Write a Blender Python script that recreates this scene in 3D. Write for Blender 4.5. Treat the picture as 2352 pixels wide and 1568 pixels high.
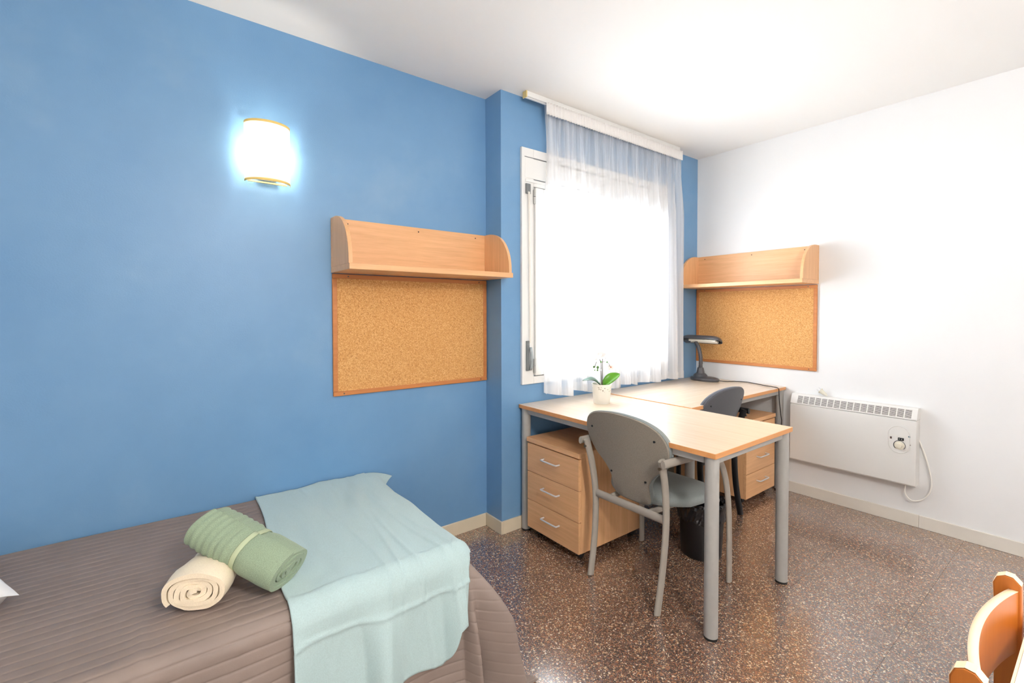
import bpy, bmesh, math, random
from mathutils import Vector, Matrix, noise

for o in list(bpy.data.objects):
    bpy.data.objects.remove(o, do_unlink=True)
scene = bpy.context.scene
COL = scene.collection
random.seed(7)
PI = math.pi

# ------------------------------------------------------------------ camera
CAM = Vector((-1.5487, -2.2963, 1.2819))
F = Vector((0.604547, 0.796254, -0.022425)).normalized()
ROLL = -0.0020
Rr = Vector((F.y, -F.x, 0)).normalized()
Uu = Rr.cross(F)
R2 = math.cos(ROLL) * Rr + math.sin(ROLL) * Uu
U2 = -math.sin(ROLL) * Rr + math.cos(ROLL) * Uu
cam_data = bpy.data.cameras.new('camera')
cam_data.sensor_fit = 'HORIZONTAL'
cam_data.sensor_width = 36.0
cam_data.lens = 36.0 * 1060.26 / 2352.0
cam_data.shift_y = -(784 - 740.57) / 2352.0
cam_data.clip_start = 0.02
cam = bpy.data.objects.new('camera', cam_data)
COL.objects.link(cam)
cam.matrix_world = Matrix(((R2.x, U2.x, -F.x, CAM.x), (R2.y, U2.y, -F.y, CAM.y), (R2.z, U2.z, -F.z, CAM.z), (0, 0, 0, 1)))
scene.camera = cam

# ------------------------------------------------------------------ light
WORLD_STRENGTH = 12.0
w = bpy.data.worlds.new('world')
scene.world = w
w.use_nodes = True
bg = w.node_tree.nodes['Background']
bg.inputs[0].default_value = (0.90, 0.96, 1.0, 1)
bg.inputs[1].default_value = WORLD_STRENGTH
vs = scene.view_settings
vs.view_transform = 'Standard'
vs.look = 'None'
vs.gamma = 1.0
vs.use_curve_mapping = False
vs.exposure = 0.80

# room constants (metres): X along the blue wall, -Y into the room
H = 2.543       # ceiling
D = -0.155      # window wall face
XW = 2.0166     # white wall face
XN = -3.0       # near-left wall
YB = -4.2       # back wall

pl = bpy.data.lights.new('window_portal', 'AREA')
pl.shape = 'RECTANGLE'
pl.size = 1.32
pl.size_y = 1.14
pl.cycles.is_portal = True
po = bpy.data.objects.new('window_portal', pl)
COL.objects.link(po)
po.location = (0.855, 0.12, 1.47)
po.rotation_euler = (-PI / 2, 0, 0)


# ------------------------------------------------------------------ helpers
def tag(o, label=None, cat=None, group=None, kind=None):
    if label: o['label'] = label
    if cat: o['category'] = cat
    if group: o['group'] = group
    if kind: o['kind'] = kind
    return o


def thing(name, label, cat, loc=(0, 0, 0), rz=0.0, group=None):
    o = bpy.data.objects.new(name, None)
    o.empty_display_size = 0.05
    COL.objects.link(o)
    o.location = loc
    o.rotation_euler = (0, 0, rz)
    return tag(o, label, cat, group)


def catmull(pts, n=8, closed=False):
    P = [Vector(p) for p in pts]
    out = []
    m = len(P)
    rng = range(m) if closed else range(m - 1)
    for i in rng:
        if closed:
            p0, p1, p2, p3 = P[(i - 1) % m], P[i], P[(i + 1) % m], P[(i + 2) % m]
        else:
            p1, p2 = P[i], P[i + 1]
            p0 = P[i - 1] if i > 0 else 2 * p1 - p2
            p3 = P[i + 2] if i + 2 < m else 2 * p2 - p1
        for k in range(n):
            t = k / n
            out.append(0.5 * ((2 * p1) + (p2 - p0) * t + (2 * p0 - 5 * p1 + 4 * p2 - p3) * t * t + (3 * p1 - p0 - 3 * p2 + p3) * t ** 3))
    if not closed:
        out.append(P[-1].copy())
    return out


class MB:
    def __init__(s):
        s.v = []
        s.f = []

    def box(s, x0, x1, y0, y1, z0, z1):
        b = len(s.v)
        if x0 > x1: x0, x1 = x1, x0
        if y0 > y1: y0, y1 = y1, y0
        if z0 > z1: z0, z1 = z1, z0
        s.v += [(x, y, z) for z in (z0, z1) for y in (y0, y1) for x in (x0, x1)]
        s.f += [tuple(b + i for i in q) for q in ((0, 2, 3, 1), (4, 5, 7, 6), (0, 1, 5, 4), (2, 6, 7, 3), (0, 4, 6, 2), (1, 3, 7, 5))]
        return s

    def tube(s, path, r, r2=None, ref=(0, 0, 1), seg=12, caps=True, closed=False, power=2.0):
        """r: radius across `ref` plane side, r2: radius along ref; r may be a function of 0..1"""
        P = [Vector(p) for p in path]
        n = len(P)
        ref = Vector(ref)
        rings = []
        for i in range(n):
            if closed:
                t = P[(i + 1) % n] - P[i - 1]
            else:
                t = P[min(i + 1, n - 1)] - P[max(i - 1, 0)]
            t.normalize()
            side = t.cross(ref)
            if side.length < 1e-4:
                side = t.cross(Vector((1, 0.01, 0)))
            side.normalize()
            up = side.cross(t)
            ra = r(i / (n - 1)) if callable(r) else r
            rb = (r2(i / (n - 1)) if callable(r2) else r2) if r2 is not None else ra
            ring = []
            for k in range(seg):
                a = 2 * PI * k / seg
                c, d = math.cos(a), math.sin(a)
                if power != 2.0:
                    c = math.copysign(abs(c) ** (2 / power), c)
                    d = math.copysign(abs(d) ** (2 / power), d)
                ring.append(len(s.v))
                s.v.append(tuple(P[i] + side * (ra * c) + up * (rb * d)))
            rings.append(ring)
        m = n if closed else n - 1
        for i in range(m):
            A, B = rings[i], rings[(i + 1) % n]
            for k in range(seg):
                s.f.append((A[k], A[(k + 1) % seg], B[(k + 1) % seg], B[k]))
        if caps and not closed:
            s.f.append(tuple(reversed(rings[0])))
            s.f.append(tuple(rings[-1]))
        return s

    def cyl(s, p0, p1, r, seg=16, r1=None):
        p0, p1 = Vector(p0), Vector(p1)
        ra = r
        rb = r if r1 is None else r1
        ref = (0, 0, 1) if abs((p1 - p0).normalized().z) < 0.9 else (0, 1, 0)
        return s.tube([p0, p1], (lambda t: ra + (rb - ra) * t), None, ref, seg)

    def lathe(s, prof, c=(0, 0, 0), seg=32, sx=1.0, sy=1.0, jitter=None):
        rings = []
        for j, (r, z) in enumerate(prof):
            if r < 1e-6:
                rings.append([len(s.v)])
                s.v.append((c[0], c[1], c[2] + z))
                continue
            ring = []
            for k in range(seg):
                a = 2 * PI * k / seg
                rr, zz = r, z
                if jitter: rr, zz = jitter(j, a, r, z)
                ring.append(len(s.v))
                s.v.append((c[0] + rr * sx * math.cos(a), c[1] + rr * sy * math.sin(a), c[2] + zz))
            rings.append(ring)
        for A, B in zip(rings, rings[1:]):
            for k in range(seg):
                k2 = (k + 1) % seg
                if len(A) == 1 and len(B) == 1: continue
                if len(A) == 1: s.f.append((A[0], B[k2], B[k]))
                elif len(B) == 1: s.f.append((A[k], A[k2], B[0]))
                else: s.f.append((A[k], A[k2], B[k2], B[k]))
        return s

    def grid(s, fn, nu, nv, cu=False, cv=False, flip=False):
        b = len(s.v)
        for i in range(nu):
            for j in range(nv):
                s.v.append(tuple(fn(i / (nu if cu else nu - 1), j / (nv if cv else nv - 1))))
        for i in range(nu if cu else nu - 1):
            for j in range(nv if cv else nv - 1):
                q = (b + i * nv + j, b + ((i + 1) % nu) * nv + j, b + ((i + 1) % nu) * nv + (j + 1) % nv, b + i * nv + (j + 1) % nv)
                s.f.append(tuple(reversed(q)) if flip else q)
        return s

    def prism(s, poly, axis, a0, a1):
        """poly of 2-D points in the two other axes (in xyz order), extruded along axis from a0 to a1"""
        n = len(poly)
        b = len(s.v)
        for a in (a0, a1):
            for (p, q) in poly:
                s.v.append({'x': (a, p, q), 'y': (p, a, q), 'z': (p, q, a)}[axis])
        s.f.append(tuple(b + i for i in range(n)))
        s.f.append(tuple(b + n + i for i in reversed(range(n))))
        for i in range(n):
            j = (i + 1) % n
            s.f.append((b + i, b + n + i, b + n + j, b + j))
        return s

    def ball(s, c, r, seg=12, rings=8, sc=(1, 1, 1)):
        prof = [(r * math.sin(PI * i / rings), -r * math.cos(PI * i / rings)) for i in range(rings + 1)]
        prof[0] = (0, -r)
        prof[-1] = (0, r)
        b = len(s.v)
        s.lathe(prof, (0, 0, 0), seg)
        for i in range(b, len(s.v)):
            x, y, z = s.v[i]
            s.v[i] = (c[0] + x * sc[0], c[1] + y * sc[1], c[2] + z * sc[2])
        return s

    def xform(s, M, start=0):
        for i in range(start, len(s.v)):
            s.v[i] = tuple(M @ Vector(s.v[i]))
        return s

    def build(s, name, mat, parent=None, smooth=False, bevel=0.0, solid=0.0, sub=0, bseg=2):
        me = bpy.data.meshes.new(name)
        me.from_pydata(s.v, [], s.f)
        me.update()
        bm = bmesh.new()
        bm.from_mesh(me)
        bmesh.ops.recalc_face_normals(bm, faces=bm.faces)
        if smooth == 'auto':
            for f in bm.faces: f.smooth = True
            for e in bm.edges:
                if len(e.link_faces) == 2 and e.calc_face_angle(0) > 0.7: e.smooth = False
        elif smooth:
            for f in bm.faces: f.smooth = True
        bm.to_mesh(me)
        bm.free()
        me.materials.append(mat)
        o = bpy.data.objects.new(name, me)
        COL.objects.link(o)
        if parent is not None: o.parent = parent
        if solid:
            m = o.modifiers.new('solid', 'SOLIDIFY')
            m.thickness = abs(solid)
            m.offset = -1 if solid > 0 else 1
        if bevel:
            m = o.modifiers.new('bevel', 'BEVEL')
            m.width = bevel
            m.segments = bseg
            m.limit_method = 'ANGLE'
            m.angle_limit = 0.6
        if sub:
            m = o.modifiers.new('sub', 'SUBSURF')
            m.levels = sub
            m.render_levels = sub
        return o


def copy_tree(o, parent=None):
    c = o.copy()
    COL.objects.link(c)
    c.parent = parent
    for ch in list(o.children):
        copy_tree(ch, c)
    return c


# ------------------------------------------------------------------ materials
def lin(c):
    return tuple(((x / 255) / 12.92 if x / 255 <= 0.04045 else ((x / 255 + 0.055) / 1.055) ** 2.4) for x in c)


class NT:
    def __init__(s, name):
        s.m = bpy.data.materials.new(name)
        s.m.use_nodes = True
        s.t = s.m.node_tree
        s.p = s.t.nodes['Principled BSDF']
        s.out = s.t.nodes['Material Output']

    def n(s, typ, **kw):
        nd = s.t.nodes.new(typ)
        for k, v in kw.items():
            if k.startswith('i_'):
                nd.inputs[k[2:].replace('_', ' ')].default_value = v
            else:
                setattr(nd, k, v)
        return nd

    def l(s, a, b):
        s.t.links.new(a, b)

    def coord(s, kind='Object', scale=(1, 1, 1)):
        tc = s.n('ShaderNodeTexCoord')
        mp = s.n('ShaderNodeMapping')
        mp.inputs['Scale'].default_value = scale
        s.l(tc.outputs[kind], mp.inputs['Vector'])
        return mp.outputs[0]

    def ramp(s, fac, stops, interp='LINEAR'):
        r = s.n('ShaderNodeValToRGB')
        cr = r.color_ramp
        cr.interpolation = interp
        while len(cr.elements) < len(stops): cr.elements.new(0.5)
        for e, (p, c) in zip(cr.elements, stops):
            e.position = p
            e.color = tuple(c) + (1,)
        s.l(fac, r.inputs[0])
        return r.outputs[0]

    def bump(s, h, strength=0.2, dist=0.002):
        b = s.n('ShaderNodeBump')
        b.inputs['Strength'].default_value = strength
        b.inputs['Distance'].default_value = dist
        s.l(h, b.inputs['Height'])
        s.l(b.outputs[0], s.p.inputs['Normal'])
        return b

    def noise(s, vec, scale=10, detail=3, rough=0.5):
        nz = s.n('ShaderNodeTexNoise')
        nz.inputs['Scale'].default_value = scale
        nz.inputs['Detail'].default_value = detail
        nz.inputs['Roughness'].default_value = rough
        if vec is not None: s.l(vec, nz.inputs['Vector'])
        return nz.outputs[0]


def plain(name, rgb, rough=0.5, metal=0.0, spec=0.5, noise_amt=0.0, noise_scale=8, bump=None, coat=0.0):
    k = NT(name)
    c = lin(rgb)
    k.p.inputs['Roughness'].default_value = rough
    k.p.inputs['Metallic'].default_value = metal
    k.p.inputs['Specular IOR Level'].default_value = spec
    k.p.inputs['Coat Weight'].default_value = coat
    v = k.coord()
    if noise_amt:
        nz = k.noise(v, noise_scale, 4)
        lo = tuple(max(0, x * (1 - noise_amt)) for x in c)
        hi = tuple(min(1, x * (1 + noise_amt)) for x in c)
        k.l(k.ramp(nz, [(0.3, lo), (0.7, hi)]), k.p.inputs['Base Color'])
    else:
        k.p.inputs['Base Color'].default_value = c + (1,)
    if bump:
        k.bump(k.noise(v, bump[0], 3), bump[1], bump[2] if len(bump) > 2 else 0.001)
    return k.m


def wood(name, rgb, axis='x', rough=0.35, contrast=0.1, scale=1.0, coat=0.0):
    k = NT(name)
    c = lin(rgb)
    sc = {'x': (1.2, 26, 26), 'y': (26, 1.2, 26), 'z': (26, 26, 1.2)}[axis]
    v = k.coord('Object', tuple(x * scale for x in sc))
    n1 = k.noise(v, 2.2, 5, 0.6)
    n2 = k.noise(v, 14, 2, 0.5)
    mx = k.n('ShaderNodeMath', operation='ADD')
    mul = k.n('ShaderNodeMath', operation='MULTIPLY')
    mul.inputs[1].default_value = 0.35
    k.l(n2, mul.inputs[0])
    k.l(n1, mx.inputs[0])
    k.l(mul.outputs[0], mx.inputs[1])
    lo = tuple(x * (1 - contrast * (1.0 + 0.6 * i)) for i, x in enumerate(c))
    hi = tuple(min(1, x * (1 + contrast * 0.8)) for x in c)
    k.l(k.ramp(mx.outputs[0], [(0.45, lo), (0.85, hi)]), k.p.inputs['Base Color'])
    k.p.inputs['Roughness'].default_value = rough
    k.p.inputs['Coat Weight'].default_value = coat
    k.p.inputs['Coat Roughness'].default_value = 0.15
    return k.m


M = {}
# blue semi-gloss wall paint with faint roller texture and scuffs
k = NT('blue_paint')
v = k.coord('Object')
n1 = k.noise(v, 1.1, 5, 0.6)
k.l(k.ramp(n1, [(0.32, lin((104, 150, 194))), (0.55, lin((114, 158, 199))), (0.75, lin((134, 170, 203)))]), k.p.inputs['Base Color'])
k.p.inputs['Roughness'].default_value = 0.42
k.bump(k.noise(v, 170, 2), 0.25, 0.0012)
M['blue'] = k.m
M['white_wall'] = plain('white_wall_paint', (237, 237, 237), 0.6, noise_amt=0.012, noise_scale=2, bump=(140, 0.15))
M['ceiling'] = plain('ceiling_paint', (250, 248, 244), 0.8, bump=(120, 0.1))
M['skirting'] = plain('cream_skirting', (226, 213, 188), 0.35, noise_amt=0.05, noise_scale=6)
M['skirting_w'] = plain('pale_skirting', (228, 222, 212), 0.35, noise_amt=0.03, noise_scale=6)
# terrazzo
k = NT('terrazzo')
geo = k.n('ShaderNodeNewGeometry')
info = k.n('ShaderNodeObjectInfo')
addv = k.n('ShaderNodeVectorMath', operation='ADD')
mulv = k.n('ShaderNodeVectorMath', operation='SCALE')
comb = k.n('ShaderNodeCombineXYZ')
k.l(info.outputs['Random'], comb.inputs[0])
k.l(info.outputs['Random'], comb.inputs[1])
k.l(comb.outputs[0], mulv.inputs[0])
mulv.inputs['Scale'].default_value = 17.0
k.l(geo.outputs['Position'], addv.inputs[0])
k.l(mulv.outputs[0], addv.inputs[1])


def vor(scale):
    vo = k.n('ShaderNodeTexVoronoi')
    vo.inputs['Scale'].default_value = scale
    k.l(addv.outputs[0], vo.inputs['Vector'])
    sp = k.n('ShaderNodeSeparateColor')
    k.l(vo.outputs['Color'], sp.inputs[0])
    return sp.outputs[0], sp.outputs[1], vo.outputs['Distance']


r1, g1, d1 = vor(185)
r2, g2, d2 = vor(360)
big = k.ramp(r1, [(0.0, lin((96, 74, 66))), (0.26, lin((126, 92, 76))), (0.44, lin((152, 106, 84))), (0.60, lin((118, 100, 96))),
                  (0.74, lin((172, 126, 94))), (0.85, lin((204, 172, 138))), (0.94, lin((224, 204, 180)))], 'CONSTANT')
small = k.ramp(r2, [(0.0, lin((86, 68, 62))), (0.45, lin((126, 94, 78))), (0.78, lin((180, 142, 112))), (0.93, lin((224, 202, 174)))], 'CONSTANT')
mixc = k.n('ShaderNodeMix', data_type='RGBA')
gt = k.n('ShaderNodeMath', operation='GREATER_THAN')
gt.inputs[1].default_value = 0.45
k.l(g1, gt.inputs[0])
k.l(gt.outputs[0], mixc.inputs['Factor'])
k.l(big, mixc.inputs['A'])
k.l(small, mixc.inputs['B'])
k.l(mixc.outputs['Result'], k.p.inputs['Base Color'])
nzr = k.noise(geo.outputs['Position'], 3.0, 4)
rr = k.n('ShaderNodeMapRange')
rr.inputs['From Min'].default_value = 0.3
rr.inputs['From Max'].default_value = 0.7
rr.inputs['To Min'].default_value = 0.16
rr.inputs['To Max'].default_value = 0.30
k.l(nzr, rr.inputs[0])
k.l(rr.outputs[0], k.p.inputs['Roughness'])
k.p.inputs['Specular IOR Level'].default_value = 0.9
k.p.inputs['Coat Weight'].default_value = 1.0
k.p.inputs['Coat IOR'].default_value = 1.85
k.p.inputs['Coat Roughness'].default_value = 0.2
M['terrazzo'] = k.m
M['grout'] = plain('grout', (70, 60, 56), 0.9)
BEECH = (230, 180, 132)
for ax in 'xyz':
    M['beech_' + ax] = wood('beech_' + ax, BEECH, ax, 0.36, 0.09)
M['top_x'] = wood('desktop_laminate_x', (230, 210, 186), 'x', 0.2, 0.05)
M['top_y'] = wood('desktop_laminate_y', (230, 210, 186), 'y', 0.2, 0.05)
M['edge'] = wood('beech_edge', (222, 158, 98), 'x', 0.4, 0.06)
M['frame_wood'] = wood('board_frame_wood', (198, 128, 72), 'x', 0.45, 0.1)
# cork
k = NT('cork')
v = k.coord('Object')
vo = k.n('ShaderNodeTexVoronoi')
vo.inputs['Scale'].default_value = 260
k.l(v, vo.inputs['Vector'])
sp = k.n('ShaderNodeSeparateColor')
k.l(vo.outputs['Color'], sp.inputs[0])
k.l(k.ramp(sp.outputs[0], [(0.0, lin((182, 124, 66))), (0.12, lin((208, 150, 86))), (0.6, lin((217, 162, 98))), (0.9, lin((230, 182, 122)))], 'LINEAR'), k.p.inputs['Base Color'])
k.p.inputs['Roughness'].default_value = 0.85
k.bump(sp.outputs[0], 0.3, 0.001)
M['cork'] = k.m
M['grey_metal'] = plain('grey_powder_coat', (172, 170, 166), 0.42, noise_amt=0.03, noise_scale=30, bump=(400, 0.1))
M['black_plastic'] = plain('black_plastic', (28, 28, 30), 0.4)
M['foot_black'] = plain('black_rubber', (22, 22, 23), 0.6)
M['handle'] = plain('satin_steel_handle', (226, 226, 228), 0.3, metal=0.35)
M['screw'] = plain('screw_metal', (120, 105, 88), 0.35, metal=0.7)
M['taupe_metal'] = plain('warm_grey_chair_tube', (164, 157, 147), 0.4, noise_amt=0.03, noise_scale=30)
M['black_metal'] = plain('black_chair_tube', (26, 27, 30), 0.35)


def weave(name, rgb, contrast=0.12, scale=420, rough=0.85):
    k = NT(name)
    v = k.coord('Object')
    n1 = k.noise(v, scale, 2, 0.6)
    c = lin(rgb)
    k.l(k.ramp(n1, [(0.35, tuple(x * (1 - contrast) for x in c)), (0.65, tuple(min(1, x * (1 + contrast)) for x in c))]), k.p.inputs['Base Color'])
    k.p.inputs['Roughness'].default_value = rough
    k.p.inputs['Sheen Weight'].default_value = 0.15
    k.bump(n1, 0.35, 0.001)
    return k.m


M['chair_back_fabric'] = weave('taupe_back_fabric', (145, 136, 124), 0.2, 520)
M['chair_fabric'] = weave('sage_grey_seat_fabric', (134, 141, 140), 0.1, 500)
M['charcoal_back'] = weave('charcoal_back_fabric', (84, 85, 90), 0.12, 500)
M['charcoal'] = weave('charcoal_seat_fabric', (88, 90, 98), 0.1, 500)
M['white_pvc'] = plain('white_lacquer', (236, 236, 234), 0.3)
M['grey_plastic'] = plain('grey_plastic', (118, 122, 124), 0.45)
M['hinge'] = plain('hinge_grey', (176, 176, 174), 0.35, metal=0.3)
M['strap'] = plain('strap_webbing', (222, 218, 210), 0.8)
M['cream_plastic'] = plain('yellowed_plastic', (230, 205, 140), 0.5)
M['heater'] = plain('heater_enamel', (228, 226, 222), 0.35)
M['dark_slot'] = plain('dark_interior', (70, 60, 52), 0.8)
M['ivory'] = plain('ivory_plastic', (232, 226, 208), 0.4)
M['cord_white'] = plain('white_cord', (242, 239, 232), 0.5)
M['lamp_grey'] = plain('anthracite_plastic', (78, 78, 82), 0.32)
M['lamp_tube'] = plain('fluorescent_tube_glass', (245, 240, 228), 0.25)
M['leaf'] = plain('orchid_leaf', (88, 150, 30), 0.3, noise_amt=0.1, noise_scale=14)
M['leaf_d'] = plain('dark_orchid_leaf', (52, 92, 66), 0.3, noise_amt=0.1, noise_scale=14)
M['stem'] = plain('orchid_stem', (84, 74, 62), 0.5)
M['bud'] = plain('orchid_bud', (96, 134, 78), 0.5)
M['petal'] = plain('white_petal', (244, 240, 240), 0.5)
M['lip'] = plain('orange_orchid_lip', (226, 120, 70), 0.5)
M['soil'] = plain('bark_mix', (70, 50, 36), 0.9, noise_amt=0.4, noise_scale=90)
k = NT('perforated_white_pot')
v = k.coord('Object')
vo = k.n('ShaderNodeTexVoronoi')
vo.inputs['Scale'].default_value = 120
k.l(v, vo.inputs['Vector'])
sx = k.n('ShaderNodeSeparateXYZ')
k.l(v, sx.inputs[0])
lt = k.n('ShaderNodeMath', operation='LESS_THAN')
lt.inputs[1].default_value = 0.30
k.l(vo.outputs['Distance'], lt.inputs[0])
spc = k.n('ShaderNodeSeparateColor')
k.l(vo.outputs['Color'], spc.inputs[0])
gt1 = k.n('ShaderNodeMath', operation='GREATER_THAN')
gt1.inputs[1].default_value = 0.5
k.l(spc.outputs[0], gt1.inputs[0])
zb = k.n('ShaderNodeMath', operation='COMPARE')
zb.inputs[1].default_value = 0.088
zb.inputs[2].default_value = 0.014
k.l(sx.outputs[2], zb.inputs[0])
m1 = k.n('ShaderNodeMath', operation='MULTIPLY')
k.l(lt.outputs[0], m1.inputs[0])
k.l(gt1.outputs[0], m1.inputs[1])
m2 = k.n('ShaderNodeMath', operation='MULTIPLY')
k.l(m1.outputs[0], m2.inputs[0])
k.l(zb.outputs[0], m2.inputs[1])
k.l(k.ramp(m2.outputs[0], [(0.0, lin((236, 234, 226))), (1.0, lin((96, 78, 56)))]), k.p.inputs['Base Color'])
k.p.inputs['Roughness'].default_value = 0.3
M['pot'] = k.m
M['quilt'] = plain('brown_quilt', (142, 126, 118), 0.6, noise_amt=0.06, noise_scale=9, bump=(260, 0.12))
M['blanket'] = weave('mint_fleece', (182, 205, 206), 0.05, 320, 0.95)
M['towel_cream'] = weave('cream_terry', (252, 234, 206), 0.05, 380, 0.95)
M['towel_green'] = weave('sage_green_terry', (148, 166, 140), 0.16, 520, 0.95)
M['band'] = plain('pale_green_band', (188, 200, 164), 0.7)
M['pillow'] = plain('white_pillowcase', (238, 238, 240), 0.8, bump=(60, 0.1))
M['mattress'] = plain('mattress_ticking', (225, 225, 220), 0.9)
M['bin'] = plain('black_bin_plastic', (13, 12, 16), 0.45)
M['liner'] = plain('black_polythene', (12, 12, 17), 0.2, spec=0.6)
M['oak'] = wood('honey_plywood', (178, 102, 34), 'z', 0.38, 0.07)
M['oak_edge'] = wood('pale_plywood_edge', (242, 214, 178), 'x', 0.5, 0.05)
M['table_top'] = plain('pale_grey_laminate', (226, 226, 234), 0.35)
M['dial_ring'] = plain('dark_print', (60, 60, 62), 0.5)

# sheer curtain
k = NT('sheer_voile')
tr = k.n('ShaderNodeBsdfTransparent')
tl = k.n('ShaderNodeBsdfTranslucent')
df = k.n('ShaderNodeBsdfDiffuse')
tl.inputs[0].default_value = (0.97, 0.97, 0.98, 1)
df.inputs[0].default_value = (0.97, 0.97, 0.98, 1)
mxa = k.n('ShaderNodeMixShader')
mxb = k.n('ShaderNodeMixShader')
mxa.inputs[0].default_value = 0.5
k.l(tl.outputs[0], mxa.inputs[1])
k.l(df.outputs[0], mxa.inputs[2])
vc = k.coord('Object', (26.0, 1.0, 0.3))
vn = k.noise(vc, 1.0, 3, 0.6)
vm = k.n('ShaderNodeMapRange')
vm.inputs['From Min'].default_value = 0.38
vm.inputs['From Max'].default_value = 0.68
vm.inputs['To Min'].default_value = 0.48
vm.inputs['To Max'].default_value = 0.90
k.l(vn, vm.inputs[0])
k.l(vm.outputs[0], mxb.inputs[0])
k.l(tr.outputs[0], mxb.inputs[1])
k.l(mxa.outputs[0], mxb.inputs[2])
k.l(mxb.outputs[0], k.out.inputs[0])
M['voile'] = k.m
k = NT('window_glass')
tr = k.n('ShaderNodeBsdfTransparent')
gl = k.n('ShaderNodeBsdfGlossy')
gl.inputs['Roughness'].default_value = 0.02
mx = k.n('ShaderNodeMixShader')
mx.inputs[0].default_value = 0.06
k.l(tr.outputs[0], mx.inputs[1])
k.l(gl.outputs[0], mx.inputs[2])
k.l(mx.outputs[0], k.out.inputs[0])
M['glass'] = k.m
# lamp shade
k = NT('cream_lamp_shade')
tl = k.n('ShaderNodeBsdfTranslucent')
df = k.n('ShaderNodeBsdfDiffuse')
tl.inputs[0].default_value = (0.62, 0.56, 0.44, 1)
df.inputs[0].default_value = (0.95, 0.90, 0.78, 1)
mxa = k.n('ShaderNodeMixShader')
mxa.inputs[0].default_value = 0.35
k.l(tl.outputs[0], mxa.inputs[1])
k.l(df.outputs[0], mxa.inputs[2])
k.l(mxa.outputs[0], k.out.inputs[0])
M['shade'] = k.m
M['shade_trim'] = plain('shade_trim_tape', (248, 214, 130), 0.8)


def emit(name, col, strength):
    k = NT(name)
    e = k.n('ShaderNodeEmission')
    e.inputs[0].default_value = col + (1,)
    e.inputs[1].default_value = strength
    k.l(e.outputs[0], k.out.inputs[0])
    return k.m


M['bulb'] = emit('glowing_bulb', (1.0, 0.90, 0.74), 100.0)
M['fill_glow'] = emit('fill_pendant_glow', (1.0, 0.96, 0.91), 62.0)  # glow of the added pendant, evens out the room brightness from out of view

# ------------------------------------------------------------------ structure
def struct(name, mb, mat, **kw):
    return tag(mb.build(name, mat, None, **kw), kind='structure')


floor = struct('floor', MB().box(XN, XW, YB, 0.0, -0.12, -0.004), M['grout'])
TS, GAP = 0.40, 0.0012
tile_cache = {}


def tile_mesh(wx, wy):
    key = (round(wx, 3), round(wy, 3))
    if key not in tile_cache:
        o = MB().box(-wx / 2 + GAP / 2, wx / 2 - GAP / 2, -wy / 2 + GAP / 2, wy / 2 - GAP / 2, -0.004, 0.0).build('floor_tile', M['terrazzo'], floor)
        tile_cache[key] = o.data
        return o
    o = bpy.data.objects.new('floor_tile', tile_cache[key])
    COL.objects.link(o)
    o.parent = floor
    return o


ix = math.floor((XN + 0.578) / TS)
xs = []
x = -0.578 + ix * TS
while x < XW:
    a, b = max(x, XN), min(x + TS, XW)
    if b - a > 0.01: xs.append((a, b))
    x += TS
ys = []
y = -1.79 - 7 * TS
while y < 0:
    a, b = max(y, YB), min(y + TS, 0.0)
    if b - a > 0.01: ys.append((a, b))
    y += TS
for (a, b) in xs:
    for (c, d) in ys:
        if a >= 0.0 and c >= D: continue
        t = tile_mesh(b - a, d - c)
        t.location = ((a + b) / 2, (c + d) / 2, 0)

struct('ceiling', MB().box(XN, XW, YB, 0.25, H, H + 0.15), M['ceiling'])
struct('wall_left', MB().box(XN, 0.0, 0.0, 0.25, 0, H), M['blue'])
WX0, WX1, WZ0, WZ1 = 0.20, 1.51, 0.905, 2.04
wf = MB()
wf.box(0.0, WX0, D, 0.25, 0, H).box(WX1, XW, D, 0.25, 0, H).box(WX0, WX1, D, 0.25, 0, WZ0).box(WX0, WX1, D, 0.25, WZ1, H)
struct('wall_far', wf, M['blue'])
struct('wall_right', MB().box(XW, XW + 0.2, YB, 0.25, 0, H), M['white_wall'])
struct('wall_back', MB().box(XN, XW, YB - 0.2, YB, 0, H), M['white_wall'])
struct('wall_near', MB().box(XN - 0.2, XN, YB, 0.25, 0, H), M['white_wall'])
BH = 0.074
bb = struct('baseboard_left', MB().box(XN, -0.012, -0.010, 0.0, 0, BH), M['skirting'], bevel=0.002)
bb2 = struct('baseboard_pilaster', MB().box(-0.011, 0.0, D - 0.011, 0.0, 0, BH), M['skirting'], bevel=0.002)
bb3 = struct('baseboard_far', MB().box(0.0005, XW - 0.012, D - 0.011, D, 0, BH), M['skirting'], bevel=0.002)
bbr = tag(bpy.data.objects.new('baseboard_right', None), kind='structure')
COL.objects.link(bbr)
yy = D - 0.012
for ye in (-0.795, -1.595, -2.395, -3.195, -3.995):
    MB().box(XW - 0.011, XW, ye + 0.0006, yy, 0, BH).build('skirting_piece', M['skirting_w'], bbr, bevel=0.002)
    yy = ye - 0.0006

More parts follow.
